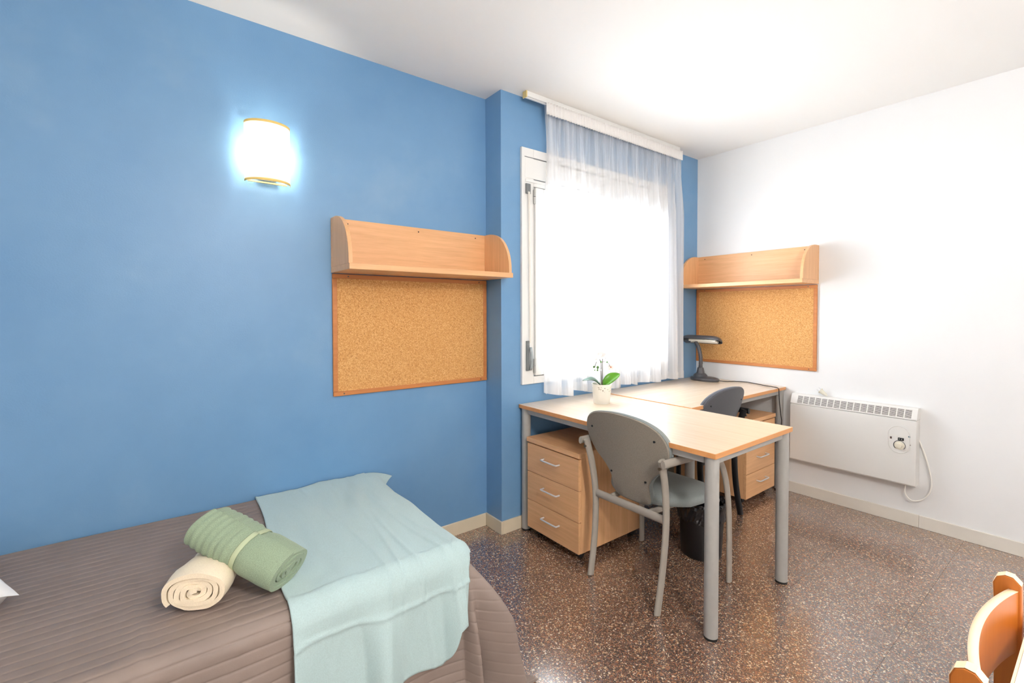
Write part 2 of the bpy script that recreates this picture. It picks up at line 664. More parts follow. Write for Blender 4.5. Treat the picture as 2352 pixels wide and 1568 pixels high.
# ------------------------------------------------------------------ window
win = tag(bpy.data.objects.new('window_1', None), kind='structure')
COL.objects.link(win)
tag(win, 'white casement window with shutter box and pull strap behind the sheer curtain')
CX0, CX1, CZ0, CZ1 = 0.138, 1.575, 0.853, 2.248
Yf = D - 0.018
fr = MB()
fr.box(CX0, 0.228, Yf, D, CZ0, CZ1).box(1.485, CX1, Yf, D, CZ0, CZ1)
fr.box(0.228, 1.485, Yf, D, CZ0, 0.897).box(0.228, 1.485, Yf, D, 2.198, CZ1).box(0.228, 1.485, Yf, D, 2.028, 2.066)
fr.build('window_frame', M['white_pvc'], win, bevel=0.002)
lin_ = MB()
lin_.box(WX0 + 0.001, 0.228, D, 0.10, WZ0 + 0.001, WZ1 - 0.001).box(1.485, WX1 - 0.001, D, 0.10, WZ0 + 0.001, WZ1 - 0.001)
lin_.box(0.228, 1.485, D, 0.10, WZ0 + 0.001, 0.925).box(0.228, 1.485, D, 0.10, 2.010, WZ1 - 0.001)
lin_.build('window_lining', M['white_pvc'], win)
MB().box(0.160, 1.555, Yf - 0.001, D - 0.002, 2.072, 2.192).build('shutter_box_panel', M['white_pvc'], win, bevel=0.003)
MB().box(0.158, 1.557, Yf - 0.0004, D - 0.002, 2.1925, 2.197).build('shadow_gap', M['grey_plastic'], win)
MB().box(0.163, 1.55, Yf - 0.004, Yf, 2.049, 2.066).build('cover_strip', M['white_pvc'], win, bevel=0.002)
for (a, b) in ((0.232, 0.864), (0.868, 1.483)):
    z0, z1 = 0.902, 2.022
    sa = MB()
    ya, yb = D - 0.030, D + 0.020
    fw = 0.062
    sa.box(a, a + fw, ya, yb, z0, z1).box(b - fw, b, ya, yb, z0, z1).box(a + fw, b - fw, ya, yb, z0, z0 + fw).box(a + fw, b - fw, ya, yb, z1 - fw, z1)
    so = sa.build('sash', M['white_pvc'], win, bevel=0.004)
    MB().box(a + fw - 0.004, b - fw + 0.004, D - 0.008, D - 0.003, z0 + fw - 0.004, z1 - fw + 0.004).build('pane', M['glass'], so)
    if a < 0.5:
        for hz in (1.925, 0.92):
            hg = MB().cyl((0.227, D - 0.027, hz), (0.227, D - 0.027, hz + 0.040), 0.008).cyl((0.227, D - 0.027, hz + 0.043), (0.227, D - 0.027, hz + 0.083), 0.008)
            hg.build('hinge', M['hinge'], so, smooth='auto')
gd = MB().box(0.163, 0.198, Yf - 0.010, Yf, 1.978, 2.038)
gd.build('strap_guide', M['grey_plastic'], win, bevel=0.003)
sp_ = MB().tube([(0.183, Yf - 0.011, 1.99), (0.183, Yf - 0.012, 1.9), (0.187, Yf - 0.013, 1.5), (0.190, Yf - 0.014, 1.10)], 0.0015, 0.0075, ref=(1, 0, 0), seg=8)
sp_.build('strap', M['strap'], win)
sw = MB().box(0.165, 0.186, Yf - 0.012, Yf, 0.935, 1.112)
sw.build('strap_winder_plate', M['grey_plastic'], win, bevel=0.002)
wk = MB().grid(lambda u, q: (0.184 + 0.018 * q, Yf - 0.010 - 0.013 * math.sin(PI * min(1, u * 1.0)) ** 0.6 * 1.0 - 0.003, 0.937 + 0.137 * u), 12, 2)
wk.build('strap_winder_cover', plain('winder_cover', (150, 158, 160), 0.35), win, smooth=True, solid=0.006)

# ------------------------------------------------------------------ curtain track + curtain
ct = thing('curtain_track', 'white ceiling curtain track with yellowed end cap above the window', 'curtain track', (0, 0, 0))
MB().box(0.128, 1.640, -0.236, -0.205, H - 0.030, H).box(0.128, 1.640, -0.226, -0.214, H - 0.036, H - 0.030).build('rail', M['white_pvc'], ct, bevel=0.002)
MB().box(0.120, 0.128, -0.238, -0.203, H - 0.036, H).build('end_cap', M['cream_plastic'], ct, bevel=0.002)

CU0, CU1 = 0.272, 1.672


def curtain_y(x, z):
    f = (x - CU0) / (CU1 - CU0)
    h = min(1.0, max(0.0, (2.45 - z) / 0.40))
    ph = f * 2 * PI
    big = 0.028 * math.sin(ph * 13 + 1.3 * math.sin(ph * 2.1)) + 0.010 * math.sin(ph * 23 + 2.0 * math.sin(ph * 3 + 1))
    fine = 0.0045 * math.sin(ph * 64)
    return -0.224 + big * (0.06 + 0.94 * h) * (0.7 + 0.5 * (2.5 - z) / 1.7) + fine * (1 - h) + 0.006 * h * math.sin(ph * 5 + z * 2)


def curtain_pt(u, q):
    f = u
    zt = 2.505
    ph = f * 2 * PI
    zb = 0.780 + 0.010 * math.sin(ph * 6 + 0.6) + 0.006 * math.sin(ph * 13)
    z = zt + (zb - zt) * q
    x = CU0 + (CU1 - CU0) * f + 0.026 * math.sin(ph * 13 + 2.0 + math.sin(ph * 2.1)) * min(1, max(0, q - 0.04) * 4)
    if f < 0.02: x += 0.006 * math.sin(z * 9)
    return (x, curtain_y(CU0 + (CU1 - CU0) * f, z), z)


cu = thing('sheer_curtain', 'white sheer voile curtain with gathered heading hanging over the window', 'curtain', (0, 0, 0))
MB().grid(curtain_pt, 520, 46).build('curtain_panel', M['voile'], cu, smooth=True)


def heading_pt(u, q):
    ph = u * 2 * PI
    z = 2.514 - 0.070 * q
    y = -0.2445 + 0.0060 * math.sin(ph * 60)
    return (CU0 - 0.004 + (CU1 - CU0 - 0.012) * u, y, z)


MB().grid(heading_pt, 700, 5).build('heading_tape', weave('gathered_heading', (240, 238, 236), 0.02, 200), cu, smooth=True, solid=0.0015)
# hem
def hem_pt(u, q):
    p = curtain_pt(u, 1.0 - 0.030 * (1 - q))
    return (p[0], p[1] - 0.002, p[2])


MB().grid(hem_pt, 520, 3).build('hem', M['voile'], cu, smooth=True)
MB().tube(catmull([(CU0 + 0.004, -0.242, 2.46), (CU0 - 0.003, -0.243, 2.2), (CU0 + 0.000, -0.243, 1.93)], 6), 0.0012, seg=6).build('cord', M['strap'], cu)

# ------------------------------------------------------------------ wall shelves and cork boards
def make_shelf():
    L, DEP, HT = 0.893, 0.272, 0.262
    t = thing('wall_shelf', '', 'shelf')
    MB().box(0, L, -0.018, 0, 0.026, HT).build('back_panel', M['beech_x'], t, bevel=0.0015)
    MB().box(0, L, -DEP, 0, 0, 0.026).build('shelf_board', M['beech_x'], t, bevel=0.0015)
    for x0 in (0.0005, L - 0.0185):
        poly = [(-0.0185, 0.0265), (-DEP + 0.012, 0.0265)]
        for i in range(0, 15):
            a = (PI / 2) * i / 14
            poly.append((-0.045 - (DEP - 0.012 - 0.045) * math.cos(a) ** 0.9, 0.040 + (HT - 0.040) * math.sin(a) ** 0.95))
        poly.append((-0.0185, HT))
        MB().prism(poly, 'x', x0, x0 + 0.018).build('end_panel', M['beech_z'], t, bevel=0.0012)
    for sx in (0.075, 0.45, 0.81):
        MB().cyl((sx, -0.0182, HT - 0.022), (sx, -0.0195, HT - 0.022), 0.0035, 10).build('screw', M['dark_slot'], t)
    return t


sh1 = make_shelf()
sh1.location = (-0.8965, -0.0005, 1.472)
tag(sh1, 'beech wall shelf with curved end panels on the blue wall, against the pilaster', 'shelf', 'beech wall shelves')
sh2 = copy_tree(sh1)
sh2.location = (XW - 0.0005, D - 0.006, 1.470)
sh2.rotation_euler = (0, 0, -PI / 2)
tag(sh2, 'beech wall shelf with curved end panels on the white wall above the desk lamp')


def make_board():
    L, HT, T, FW = 0.890, 0.592, 0.014, 0.022
    t = thing('cork_board', '', 'cork board')
    MB().box(FW - 0.003, L - FW + 0.003, -0.009, -0.001, FW - 0.003, HT - FW + 0.003).build('cork_panel', M['cork'], t)
    for nm, b in (('frame_rail', (0, L, 0, FW)), ('frame_rail', (0, L, HT - FW, HT)), ('frame_stile', (0, FW, FW, HT - FW)), ('frame_stile', (L - FW, L, FW, HT - FW))):
        MB().box(b[0], b[1], -T, 0, b[2], b[3]).build(nm, M['frame_wood'], t, bevel=0.003)
    for (sx, sz) in ((0.075, HT - 0.011), (L - 0.055, HT - 0.011), (0.05, 0.011), (L - 0.045, 0.011)):
        MB().cyl((sx, -T + 0.001, sz), (sx, -T - 0.0015, sz), 0.004, 10).build('screw', M['screw'], t)
    return t


cb1 = make_board()
cb1.location = (-0.8945, -0.0005, 0.8765)
tag(cb1, 'wood framed cork board on the blue wall under the wall shelf', 'cork board', 'cork pin boards')
cb2 = copy_tree(cb1)
cb2.location = (XW - 0.0005, D - 0.004, 0.8735)
cb2.rotation_euler = (0, 0, -PI / 2)
tag(cb2, 'wood framed cork board on the white wall behind the desk lamp')

# ------------------------------------------------------------------ desks
def make_desk(name, label, x0, x1, y0, y1, grain, rise):
    t = thing(name, label, 'desk', (x0, y0, 0), 0, 'beech topped desks with grey frames')
    w, l = x1 - x0, y1 - y0
    tz0, tz1 = 0.719 + rise, 0.740 + rise
    MB().box(0.001, w - 0.001, 0.001, l - 0.001, tz0, tz1).build('tabletop', M['top_' + grain], t, bevel=0.001)
    eb = MB()
    eb.box(-0.001, 0.0009, 0, l, tz0, tz1 - 0.0008).box(w - 0.0009, w + 0.001, 0, l, tz0, tz1 - 0.0008)
    eb.box(0.001, w - 0.001, -0.001, 0.0009, tz0, tz1 - 0.0008).box(0.001, w - 0.001, l - 0.0009, l + 0.001, tz0, tz1 - 0.0008)
    eb.build('edge_band', M['edge'], t)
    ins, r = 0.030, 0.0265
    a0, a1 = tz0 - 0.032, tz0 - 0.0005
    for (p, q) in (((ins + r, ins - 0.012), (w - ins - r, ins + 0.012)), ((ins + r, l - ins - 0.012), (w - ins - r, l - ins + 0.012)),
                   ((ins - 0.012, ins + r), (ins + 0.012, l - ins - r)), ((w - ins - 0.012, ins + r), (w - ins + 0.012, l - ins - r))):
        MB().box(p[0], q[0], p[1], q[1], a0, a1).build('frame_rail', M['grey_metal'], t, bevel=0.004)
    for lx in (ins, w - ins):
        for ly in (ins, l - ins):
            lg = MB().cyl((lx, ly, 0.010), (lx, ly, tz0 - 0.0006), r, 28).build('leg', M['grey_metal'], t, smooth='auto')
            MB().cyl((lx, ly, 0), (lx, ly, 0.0098), r * 0.98, 24).build('foot', M['foot_black'], lg, smooth='auto')
    return t


make_desk('desk', 'beech topped desk with the potted orchid, end against the window wall', 0.1235, 0.8075, -1.3735, D - 0.006, 'y', 0.0)
make_desk('desk', 'beech topped desk with the dark desk lamp, along the window wall', 0.8110, 2.0100, -0.8545, D - 0.006, 'x', 0.004)


# ------------------------------------------------------------------ drawer pedestals (local: front faces -x, width along y)
def make_pedestal():
    t = thing('drawer_pedestal', '', 'drawer unit')
    W, DP, Z0, Z1 = 0.414, 0.535, 0.048, 0.566
    MB().box(0.019, DP, 0.002, W - 0.002, Z0, Z1 - 0.026).build('carcass', M['beech_z'], t, bevel=0.001)
    MB().box(-0.003, DP + 0.002, -0.002, W + 0.002, Z1 - 0.0255, Z1).build('top_panel', M['beech_y'], t, bevel=0.002)
    n = 3
    hgt = (Z1 - 0.026 - 0.004 - Z0) / n
    for i in range(n):
        z0 = Z0 + 0.001 + i * hgt
        d = MB().box(0.0, 0.0185, 0.002, W - 0.002, z0, z0 + hgt - 0.0035).build('drawer', M['beech_y'], t, bevel=0.0015)
        hz = z0 + hgt * 0.60
        yc = W / 2
        hp = catmull([(0.0, yc - 0.062, hz), (-0.018, yc - 0.062, hz), (-0.026, yc - 0.055, hz), (-0.027, yc, hz), (-0.026, yc + 0.055, hz), (-0.018, yc + 0.062, hz), (0.0, yc + 0.062, hz)], 5)
        MB().tube(hp, 0.0045, seg=8).build('handle', M['handle'], d, smooth=True)
    for cx in (0.06, DP - 0.06):
        for cy in (0.05, W - 0.05):
            MB().cyl((cx - 0.0, cy - 0.012, 0.0185), (cx, cy + 0.012, 0.0185), 0.0185, 16).box(cx - 0.012, cx + 0.012, cy - 0.015, cy + 0.015, 0.034, Z0 - 0.0005).build('caster', M['black_plastic'], t, smooth='auto')
    return t


p1 = make_pedestal()
p1.location = (0.118, -0.658, 0)
tag(p1, 'three drawer beech pedestal on casters under the desk with the orchid', 'drawer unit', 'beech drawer pedestals')
p2 = copy_tree(p1)
p2.location = (1.482, -0.834, 0)
p2.rotation_euler = (0, 0, PI / 2)
# front must face -Y: local -x -> world -y under +90deg; local +y -> world -x
p2.location = (1.896, -0.834, 0)
tag(p2, 'three drawer beech pedestal on casters under the desk with the lamp')


# ------------------------------------------------------------------ armchairs (local: forward +x, up z)
def lerp_tab(tab, z):
    for (a, va), (b, vb) in zip(tab, tab[1:]):
        if z <= b:
            t = (z - a) / (b - a)
            t = t * t * (3 - 2 * t) if False else t
            return va + (vb - va) * max(0, min(1, t))
    return tab[-1][1]


def outline(n=64):
    half = [(0.0, 0.412), (0.06, 0.413), (0.092, 0.420), (0.103, 0.440), (0.104, 0.48), (0.110, 0.52), (0.138, 0.562), (0.182, 0.60), (0.214, 0.645), (0.228, 0.69), (0.224, 0.735), (0.200, 0.776), (0.155, 0.806), (0.09, 0.824), (0.0, 0.831)]
    pts = [Vector((a, b, 0)) for a, b in half] + [Vector((-a, b, 0)) for a, b in reversed(half[1:-1])]
    return catmull(pts, 4, closed=True)


def back_x(y, z):
    base = -0.172 - 0.055 * (z - 0.42) / 0.2 if z < 0.62 else -0.227 - 0.062 * (z - 0.62) / 0.2
    return base + 0.55 * y * y


def make_chair(label, frame_m, fabric_m, back_m, loc, rz):
    t = thing('armchair', label, 'chair', loc, rz)
    OL = outline()
    zc = 0.66

    def shell(layers, name, mat, sm='auto'):
        mb = MB()
        rings = []
        for (scale, off) in layers:
            ring = []
            for p in OL:
                y, z = p.x * scale, zc + (p.y - zc) * (1 - (1 - scale) * (0.228 / 0.21 if p.y > zc else 0.9))
                ring.append(len(mb.v))
                mb.v.append((back_x(y, z) + off, y, z))
            rings.append(ring)
        n = len(OL)
        for A, B in zip(rings, rings[1:]):
            for i in range(n):
                mb.f.append((A[i], A[(i + 1) % n], B[(i + 1) % n], B[i]))
        # close caps with concentric rings
        for ring, (scale, off) in ((rings[0], layers[0]), (rings[-1], layers[-1])):
            prev = ring
            for kx in (0.75, 0.5, 0.25, 0.08):
                rg = []
                for p in OL:
                    y, z = p.x * scale * kx, zc + (p.y - zc) * scale * kx
                    rg.append(len(mb.v))
                    bulge = 0.010 * (1 - kx) if (ring is rings[-1] and len(layers) > 3) else 0.0
                    mb.v.append((back_x(y, z) + off + bulge, y, z))
                for i in range(n):
                    mb.f.append((prev[i], prev[(i + 1) % n], rg[(i + 1) % n], rg[i]))
                prev = rg
            mb.f.append(tuple(prev))
        return mb.build(name, mat, t, smooth=sm)

    shell([(0.985, 0.0), (1.0, 0.004), (1.0, 0.010)], 'back_shell', back_m)
    shell([(0.985, 0.0105), (1.005, 0.016), (1.015, 0.024), (1.005, 0.034), (0.96, 0.042)], 'back_cushion', fabric_m, True)
    MB().tube([(back_x(p.x * 1.004, zc + (p.y - zc) * 1.004) + 0.0085, p.x * 1.004, zc + (p.y - zc) * 1.004) for p in OL], 0.0032, ref=(1, 0, 0), seg=6, closed=True).build('piping', fabric_m, t, smooth=True)
    for (sy, sz) in ((0.195, 0.735), (-0.195, 0.735), (0.107, 0.53), (-0.107, 0.53)):
        sy2 = sy * 0.9
        MB().cyl((back_x(sy2, sz) - 0.003, sy2, sz), (back_x(sy2, sz) + 0.002, sy2, sz), 0.005, 10).build('screw', M['black_plastic'], t)
    for s in (-1, 1):
        rl = catmull([(-0.240, 0.190 * s, 0.004), (-0.212, 0.193 * s, 0.16), (-0.197, 0.197 * s, 0.30), (-0.196, 0.201 * s, 0.42), (-0.215, 0.207 * s, 0.55), (-0.246, 0.212 * s, 0.665)], 6)
        MB().tube(rl, 0.0115, 0.019, ref=(1, 0, 0), seg=14).build('rear_leg', frame_m, t, smooth='auto')
        MB().cyl((-0.262, 0.211 * s, 0.632), (-0.235, 0.211 * s, 0.632), 0.0065, 10).build('bolt', M['screw'] if frame_m is not M['black_metal'] else M['black_plastic'], t)
        fl = catmull([(0.238, 0.250 * s, 0.004), (0.236, 0.250 * s, 0.20), (0.228, 0.250 * s, 0.36), (0.205, 0.248 * s, 0.49), (0.165, 0.247 * s, 0.575), (0.11, 0.246 * s, 0.628), (0.03, 0.244 * s, 0.650), (-0.10, 0.240 * s, 0.655), (-0.268, 0.2335 * s, 0.657)], 6)
        MB().tube(fl, 0.0105, 0.018, ref=(1, 0, 0.35), seg=14).build('arm_leg', frame_m, t, smooth='auto')
        MB().tube([(-0.19, 0.110 * s, 0.398), (0.0, 0.125 * s, 0.398), (0.170, 0.140 * s, 0.398)], 0.010, 0.014, seg=10).build('seat_rail', frame_m, t, smooth='auto')
    MB().tube([(-0.196, -0.190, 0.395), (-0.196, 0.190, 0.395)], 0.011, 0.019, ref=(0, 0, 1), seg=14).build('stretcher', frame_m, t, smooth='auto')
    MB().tube([(0.17, -0.232, 0.400), (0.17, 0.232, 0.400)], 0.010, 0.013, seg=12).build('front_rail', frame_m, t, smooth='auto')

    # seat cushion
    def seat_pt(u, q):
        a = 2 * PI * u
        c, d = math.cos(a), math.sin(a)
        e = 0.42
        cx = math.copysign(abs(c) ** e, c)
        cy = math.copysign(abs(d) ** e, d)
        # q: 0 bottom centre .. 1 top centre
        if q < 0.5:
            k2 = q / 0.5
            rr, z = k2, 0.411 + 0.013 * (k2 ** 4)
        else:
            k2 = (1 - q) / 0.5
            rr, z = k2, 0.462 + 0.010 * (1 - k2 ** 4) - 0.012 * k2 ** 8
        wid = 0.238 + 0.0 * cx
        x = 0.035 + 0.205 * cx * rr
        wy = wid - 0.115 * max(0, (-cx * rr - 0.25) / 0.75) ** 1.4
        zz = z - 0.020 * max(0, (cx * rr)) ** 3
        return (x, wy * cy * rr, zz)

    sq = [0.02, 0.25, 0.42, 0.475, 0.495, 0.51, 0.53, 0.57, 0.68, 0.82, 0.98]
    mb = MB()
    nu = 56
    rings = []
    for q in sq:
        ring = []
        for i in range(nu):
            ring.append(len(mb.v))
            mb.v.append(seat_pt(i / nu, q))
        rings.append(ring)
    for A, B in zip(rings, rings[1:]):
        for i in range(nu):
            mb.f.append((A[i], A[(i + 1) % nu], B[(i + 1) % nu], B[i]))
    mb.f.append(tuple(rings[0]))
    mb.f.append(tuple(rings[-1]))
    mb.build('seat', fabric_m, t, smooth=True)
    return t


make_chair('grey fabric armchair with taupe back and grey tube frame beside the orchid desk', M['taupe_metal'], M['chair_fabric'], M['chair_back_fabric'], (0.340, -0.945, 0), 0.0)
make_chair('charcoal fabric armchair with black tube frame at the desk with the lamp', M['black_metal'], M['charcoal'], M['charcoal_back'], (1.152, -0.628, 0), PI / 2)

# ------------------------------------------------------------------ bin
bn = thing('waste_bin', 'round black waste bin with a black plastic liner under the desk', 'waste bin', (0.725, -0.965, 0))
MB().lathe([(0, 0.0), (0.098, 0.0), (0.101, 0.006), (0.114, 0.27), (0.119, 0.275), (0.119, 0.285), (0.112, 0.285), (0.098, 0.02), (0, 0.012)], seg=40).build('bin_body', M['bin'], bn, smooth='auto')


def lj(j, a, r, z):
    n = noise.noise(Vector((math.cos(a) * 3, math.sin(a) * 3, j * 0.9 + 4)))
    n2 = noise.noise(Vector((math.cos(a) * 9, math.sin(a) * 9, j * 1.7)))
    return r + 0.007 * n + 0.006 * n2, z + (0.014 * n if j in (0, 1) else 0.007 * n2)


MB().lathe([(0.1195, 0.195), (0.1215, 0.215), (0.122, 0.24), (0.1235, 0.262), (0.1245, 0.280), (0.121, 0.291), (0.113, 0.290), (0.104, 0.275), (0.098, 0.24), (0.096, 0.18), (0.088, 0.10), (0, 0.08)], seg=72, jitter=lj).build('bin_liner', M['liner'], bn, smooth=False)

# ------------------------------------------------------------------ desk lamp
dl = thing('desk_lamp', 'anthracite fluorescent desk lamp with oval base and bent neck on the desk', 'lamp', (1.835, -0.335, 0.744))
MB().lathe([(0, 0.0), (0.92, 0.0), (0.97, 0.004), (1.0, 0.014), (0.99, 0.018), (0.93, 0.024), (0.70, 0.031), (0.4, 0.033), (0, 0.034)], seg=40, sx=0.068, sy=0.118).build('base', M['lamp_grey'], dl, smooth='auto')
MB().lathe([(0.054, 0.026), (0.046, 0.044), (0.034, 0.055), (0.0, 0.057)], c=(0, 0.035, 0), seg=28, sx=0.9, sy=1.1).build('base_boss', M['lamp_grey'], dl, smooth='auto')
MB().lathe([(0.032, 0.046), (0.031, 0.058), (0.023, 0.096), (0.020, 0.100), (0.0, 0.101)], c=(0, 0.035, 0), seg=12).build('collar', M['lamp_grey'], dl)
npth = catmull([(0, 0.035, 0.090), (0, 0.033, 0.15), (0, 0.038, 0.20), (0.0, 0.052, 0.255), (0, 0.078, 0.300)], 10)
NR = 0.0150
MB().tube(npth, lambda t: NR + 0.0008 * math.sin(t * 190), ref=(1, 0, 0), seg=14).build('neck', M['lamp_grey'], dl, smooth=True)
MB().box(-0.006, 0.006, 0.080, 0.092, 0.0325, 0.036).build('switch', M['ivory'], dl, bevel=0.001)


def head_pt(u, q):
    # u along length, q around half shell
    s = -1 + 2 * u
    y = 0.030 + 0.168 * s
    taper = (1 - abs(s) ** 5) ** 0.5 if abs(s) < 1 else 0
    a = PI * q
    return (0.050 * math.cos(a) * (0.25 + 0.75 * taper), y, 0.303 + 0.046 * math.sin(a) ** 0.8 * (0.1 + 0.9 * taper) + 0.003)


HT_ = Matrix.Translation((0, 0, 0.315)) @ Matrix.Rotation(math.radians(24), 4, 'Y') @ Matrix.Translation((0, 0, -0.315))
MB().grid(head_pt, 36, 16).xform(HT_).build('shade', M['lamp_grey'], dl, smooth=True, solid=0.003)
MB().tube([(-0.016, -0.10, 0.309), (-0.016, 0.125, 0.309)], 0.011, ref=(1, 0, 0), seg=14).tube([(0.014, -0.10, 0.309), (0.014, 0.125, 0.309)], 0.011, ref=(1, 0, 0), seg=14).xform(HT_).build('fluorescent_tube', M['lamp_tube'], dl, smooth='auto')
MB().box(-0.036, 0.036, 0.122, 0.190, 0.298, 0.312).xform(HT_).build('tube_holder', M['lamp_grey'], dl, bevel=0.004)
cd = catmull([(0.02, -0.105, 0.008), (0.06, -0.145, 0.004), (0.125, -0.185, 0.004), (0.150, -0.250, 0.004), (0.125, -0.330, 0.004), (0.085, -0.420, 0.004), (0.066, -0.500, 0.0035), (0.056, -0.522, -0.004), (0.052, -0.526, -0.03), (0.058, -0.528, -0.10), (0.085, -0.528, -0.20), (0.095, -0.527, -0.24), (0.075, -0.525, -0.31), (0.072, -0.49, -0.40), (0.10, -0.40, -0.50), (0.12, -0.25, -0.60)], 8)
MB().tube(cd, 0.0028, ref=(0.3, 0.2, 1), seg=8).build('power_cord', M['foot_black'], dl, smooth=True)

# ------------------------------------------------------------------ orchid
oc = thing('potted_orchid', 'small white orchid with two leaves in a white perforated pot on the desk', 'potted plant', (0.535, -0.435, 0.740))
MB().lathe([(0, 0.0), (0.046, 0.0), (0.0475, 0.003), (0.058, 0.112), (0.0595, 0.116), (0.0565, 0.116), (0.054, 0.105), (0.052, 0.09), (0, 0.09)], seg=40).build('pot', M['pot'], oc, smooth='auto')
MB().lathe([(0.0515, 0.091), (0.04, 0.097), (0.02, 0.100), (0, 0.101)], seg=24).build('bark', M['soil'], oc)


def leaf(name, mat, base, tip, up, width, droop):
    b, tp = Vector(base), Vector(tip)
    d = tp - b
    side = d.cross(Vector(up)).normalized()
    upn = side.cross(d).normalized()

    def fn(u, q):
        wv = width * math.sin(PI * min(1, (u * 0.93 + 0.07))) ** 0.75
        s = -1 + 2 * q
        return b + d * u + side * (wv * s) + upn * (0.35 * wv * s * s + droop * math.sin(PI * u))

    MB().grid(fn, 16, 7).build(name, mat, oc, smooth=True, solid=0.0022)


leaf('leaf', M['leaf'], (0.005, 0.0, 0.100), (0.112, -0.045, 0.170), (-0.45, -0.55, 0.7), 0.030, 0.020)
leaf('leaf', M['leaf_d'], (-0.004, 0.0, 0.100), (-0.100, 0.062, 0.136), (0.1, -0.3, 1), 0.026, 0.022)
MB().tube(catmull([(0.0, 0, 0.100), (-0.004, 0.002, 0.18), (-0.005, 0.002, 0.24), (-0.02, 0.006, 0.262), (-0.038, 0.012, 0.238), (-0.046, 0.014, 0.212)], 6), 0.0024, seg=6).tube(catmull([(-0.005, 0.002, 0.24), (0.015, -0.004, 0.246), (0.045, -0.012, 0.235), (0.055, -0.016, 0.215)], 5), 0.0015, seg=6).build('stem', M['stem'], oc, smooth=True)
MB().cyl((0.006, 0, 0.098), (0.006, 0, 0.265), 0.0022, 6).build('support_stick', M['stem'], oc)
for (bx, by, bz, br) in ((-0.050, 0.016, 0.218, 0.0065), (-0.026, 0.008, 0.214, 0.0085), (-0.028, 0.008, 0.198, 0.006), (-0.045, 0.014, 0.198, 0.004), (-0.005, 0.002, 0.246, 0.006), (0.036, -0.010, 0.242, 0.005)):
    MB().ball((bx, by, bz), br, 10, 6, (1, 1, 1.15)).build('bud', M['bud'], oc, smooth=True)


def flower(c, r, face, lip):
    c = Vector(c)
    nrm = Vector(face).normalized()
    a = nrm.cross(Vector((0, 0, 1))).normalized()
    b = a.cross(nrm).normalized()
    mb = MB()
    for i in range(5):
        th = PI / 2 + i * 2 * PI / 5
        dr = a * math.cos(th) + b * math.sin(th)
        sd = a * -math.sin(th) + b * math.cos(th)
        wd = 0.48 if i in (1, 4) else 0.34

        def fn(u, q, dr=dr, sd=sd, wd=wd):
            return c + dr * (r * u) + sd * (r * wd * math.sin(PI * (0.06 + 0.94 * u) ** 0.8) * (2 * q - 1)) + nrm * (0.12 * r * math.sin(PI * u))
        mb.grid(fn, 8, 5)
    fo = mb.build('flower', M['petal'], oc, smooth=True)
    MB().ball(tuple(c + nrm * 0.005), r * 0.2, 8, 6).build('flower_lip', lip, fo, smooth=True)


TOC = (-0.75, -0.65, 0.1)
flower((-0.005, 0.0, 0.285), 0.030, TOC, M['petal'])
flower((-0.040, 0.010, 0.262), 0.026, (-0.6, -0.7, 0.5), M['petal'])
flower((0.028, -0.006, 0.268), 0.028, (-0.8, -0.4, 0.4), M['petal'])
flower((0.060, -0.018, 0.212), 0.022, (-0.7, -0.7, -0.1), M['lip'])

# ------------------------------------------------------------------ heater
HY0, HY1, HZ0, HZF, HZT, HD = -0.915, -1.592, 0.255, 0.645, 0.712, 0.080
ht = thing('wall_heater', 'white electric convector heater with slotted top grille on the white wall', 'heater', (XW - 0.0005, HY0, HZ0))
LH = HY0 - HY1
zf, zt = HZF - HZ0, HZT - HZ0
poly = [(-0.0, 0.0), (-HD + 0.006, 0.0), (-HD, 0.008), (-HD, zf - 0.001), (0, zf - 0.001)]
mbh = MB()
b0 = len(mbh.v)
mbh.prism(poly, 'y', -LH, 0).build('casing', M['heater'], ht, bevel=0.002)
poly = [(0.0, zf + 0.001), (-HD - 0.001, zf + 0.001), (-HD - 0.001, zf + 0.008), (-HD + 0.026, zt - 0.006), (-HD + 0.032, zt), (0.0, zt)]
MB().prism(poly, 'y', -LH - 0.001, 0.001).build('top_cover', M['heater'], ht, bevel=0.002)
# grille on the sloping face
s0 = Vector((-HD - 0.001, 0, zf + 0.008))
s1 = Vector((-HD + 0.026, 0, zt - 0.006))
sd = (s1 - s0)
sn = Vector((-sd.z, 0, sd.x)).normalized()
NG = 17
gy0, gy1 = -0.040, -LH + 0.022
gw = (gy1 - gy0) / NG
for g in range(NG):
    ya = gy0 + gw * g + gw * 0.08
    yb = gy0 + gw * (g + 1) - gw * 0.08
    mb = MB()
    for i in range(9):
        f0 = 0.06 + 0.88 * i / 9
        f1 = f0 + 0.88 / 9 * 0.5
        pts = [s0 + sd * f0, s0 + sd * f1]
        b = len(mb.v)
        for p in pts:
            for yv in (ya, yb):
                q = p + sn * 0.0006
                mb.v.append((q.x, yv, q.z))
        for p in pts:
            for yv in (ya, yb):
                q = p - sn * 0.001
                mb.v.append((q.x, yv, q.z))
        mb.f += [tuple(b + j for j in q) for q in ((0, 1, 3, 2), (4, 6, 7, 5), (0, 4, 5, 1), (2, 3, 7, 6), (0, 2, 6, 4), (1, 5, 7, 3))]
    mb.build('vent_slots', M['dark_slot'], ht)


def stadium(cy, cz, rw, hh, n=14):
    pts = []
    for i in range(n + 1):
        a = PI * i / n
        pts.append((cy + rw * math.cos(a), cz + hh + rw * math.sin(a)))
    for i in range(n + 1):
        a = PI + PI * i / n
        pts.append((cy + rw * math.cos(a), cz - hh + rw * math.sin(a)))
    return pts


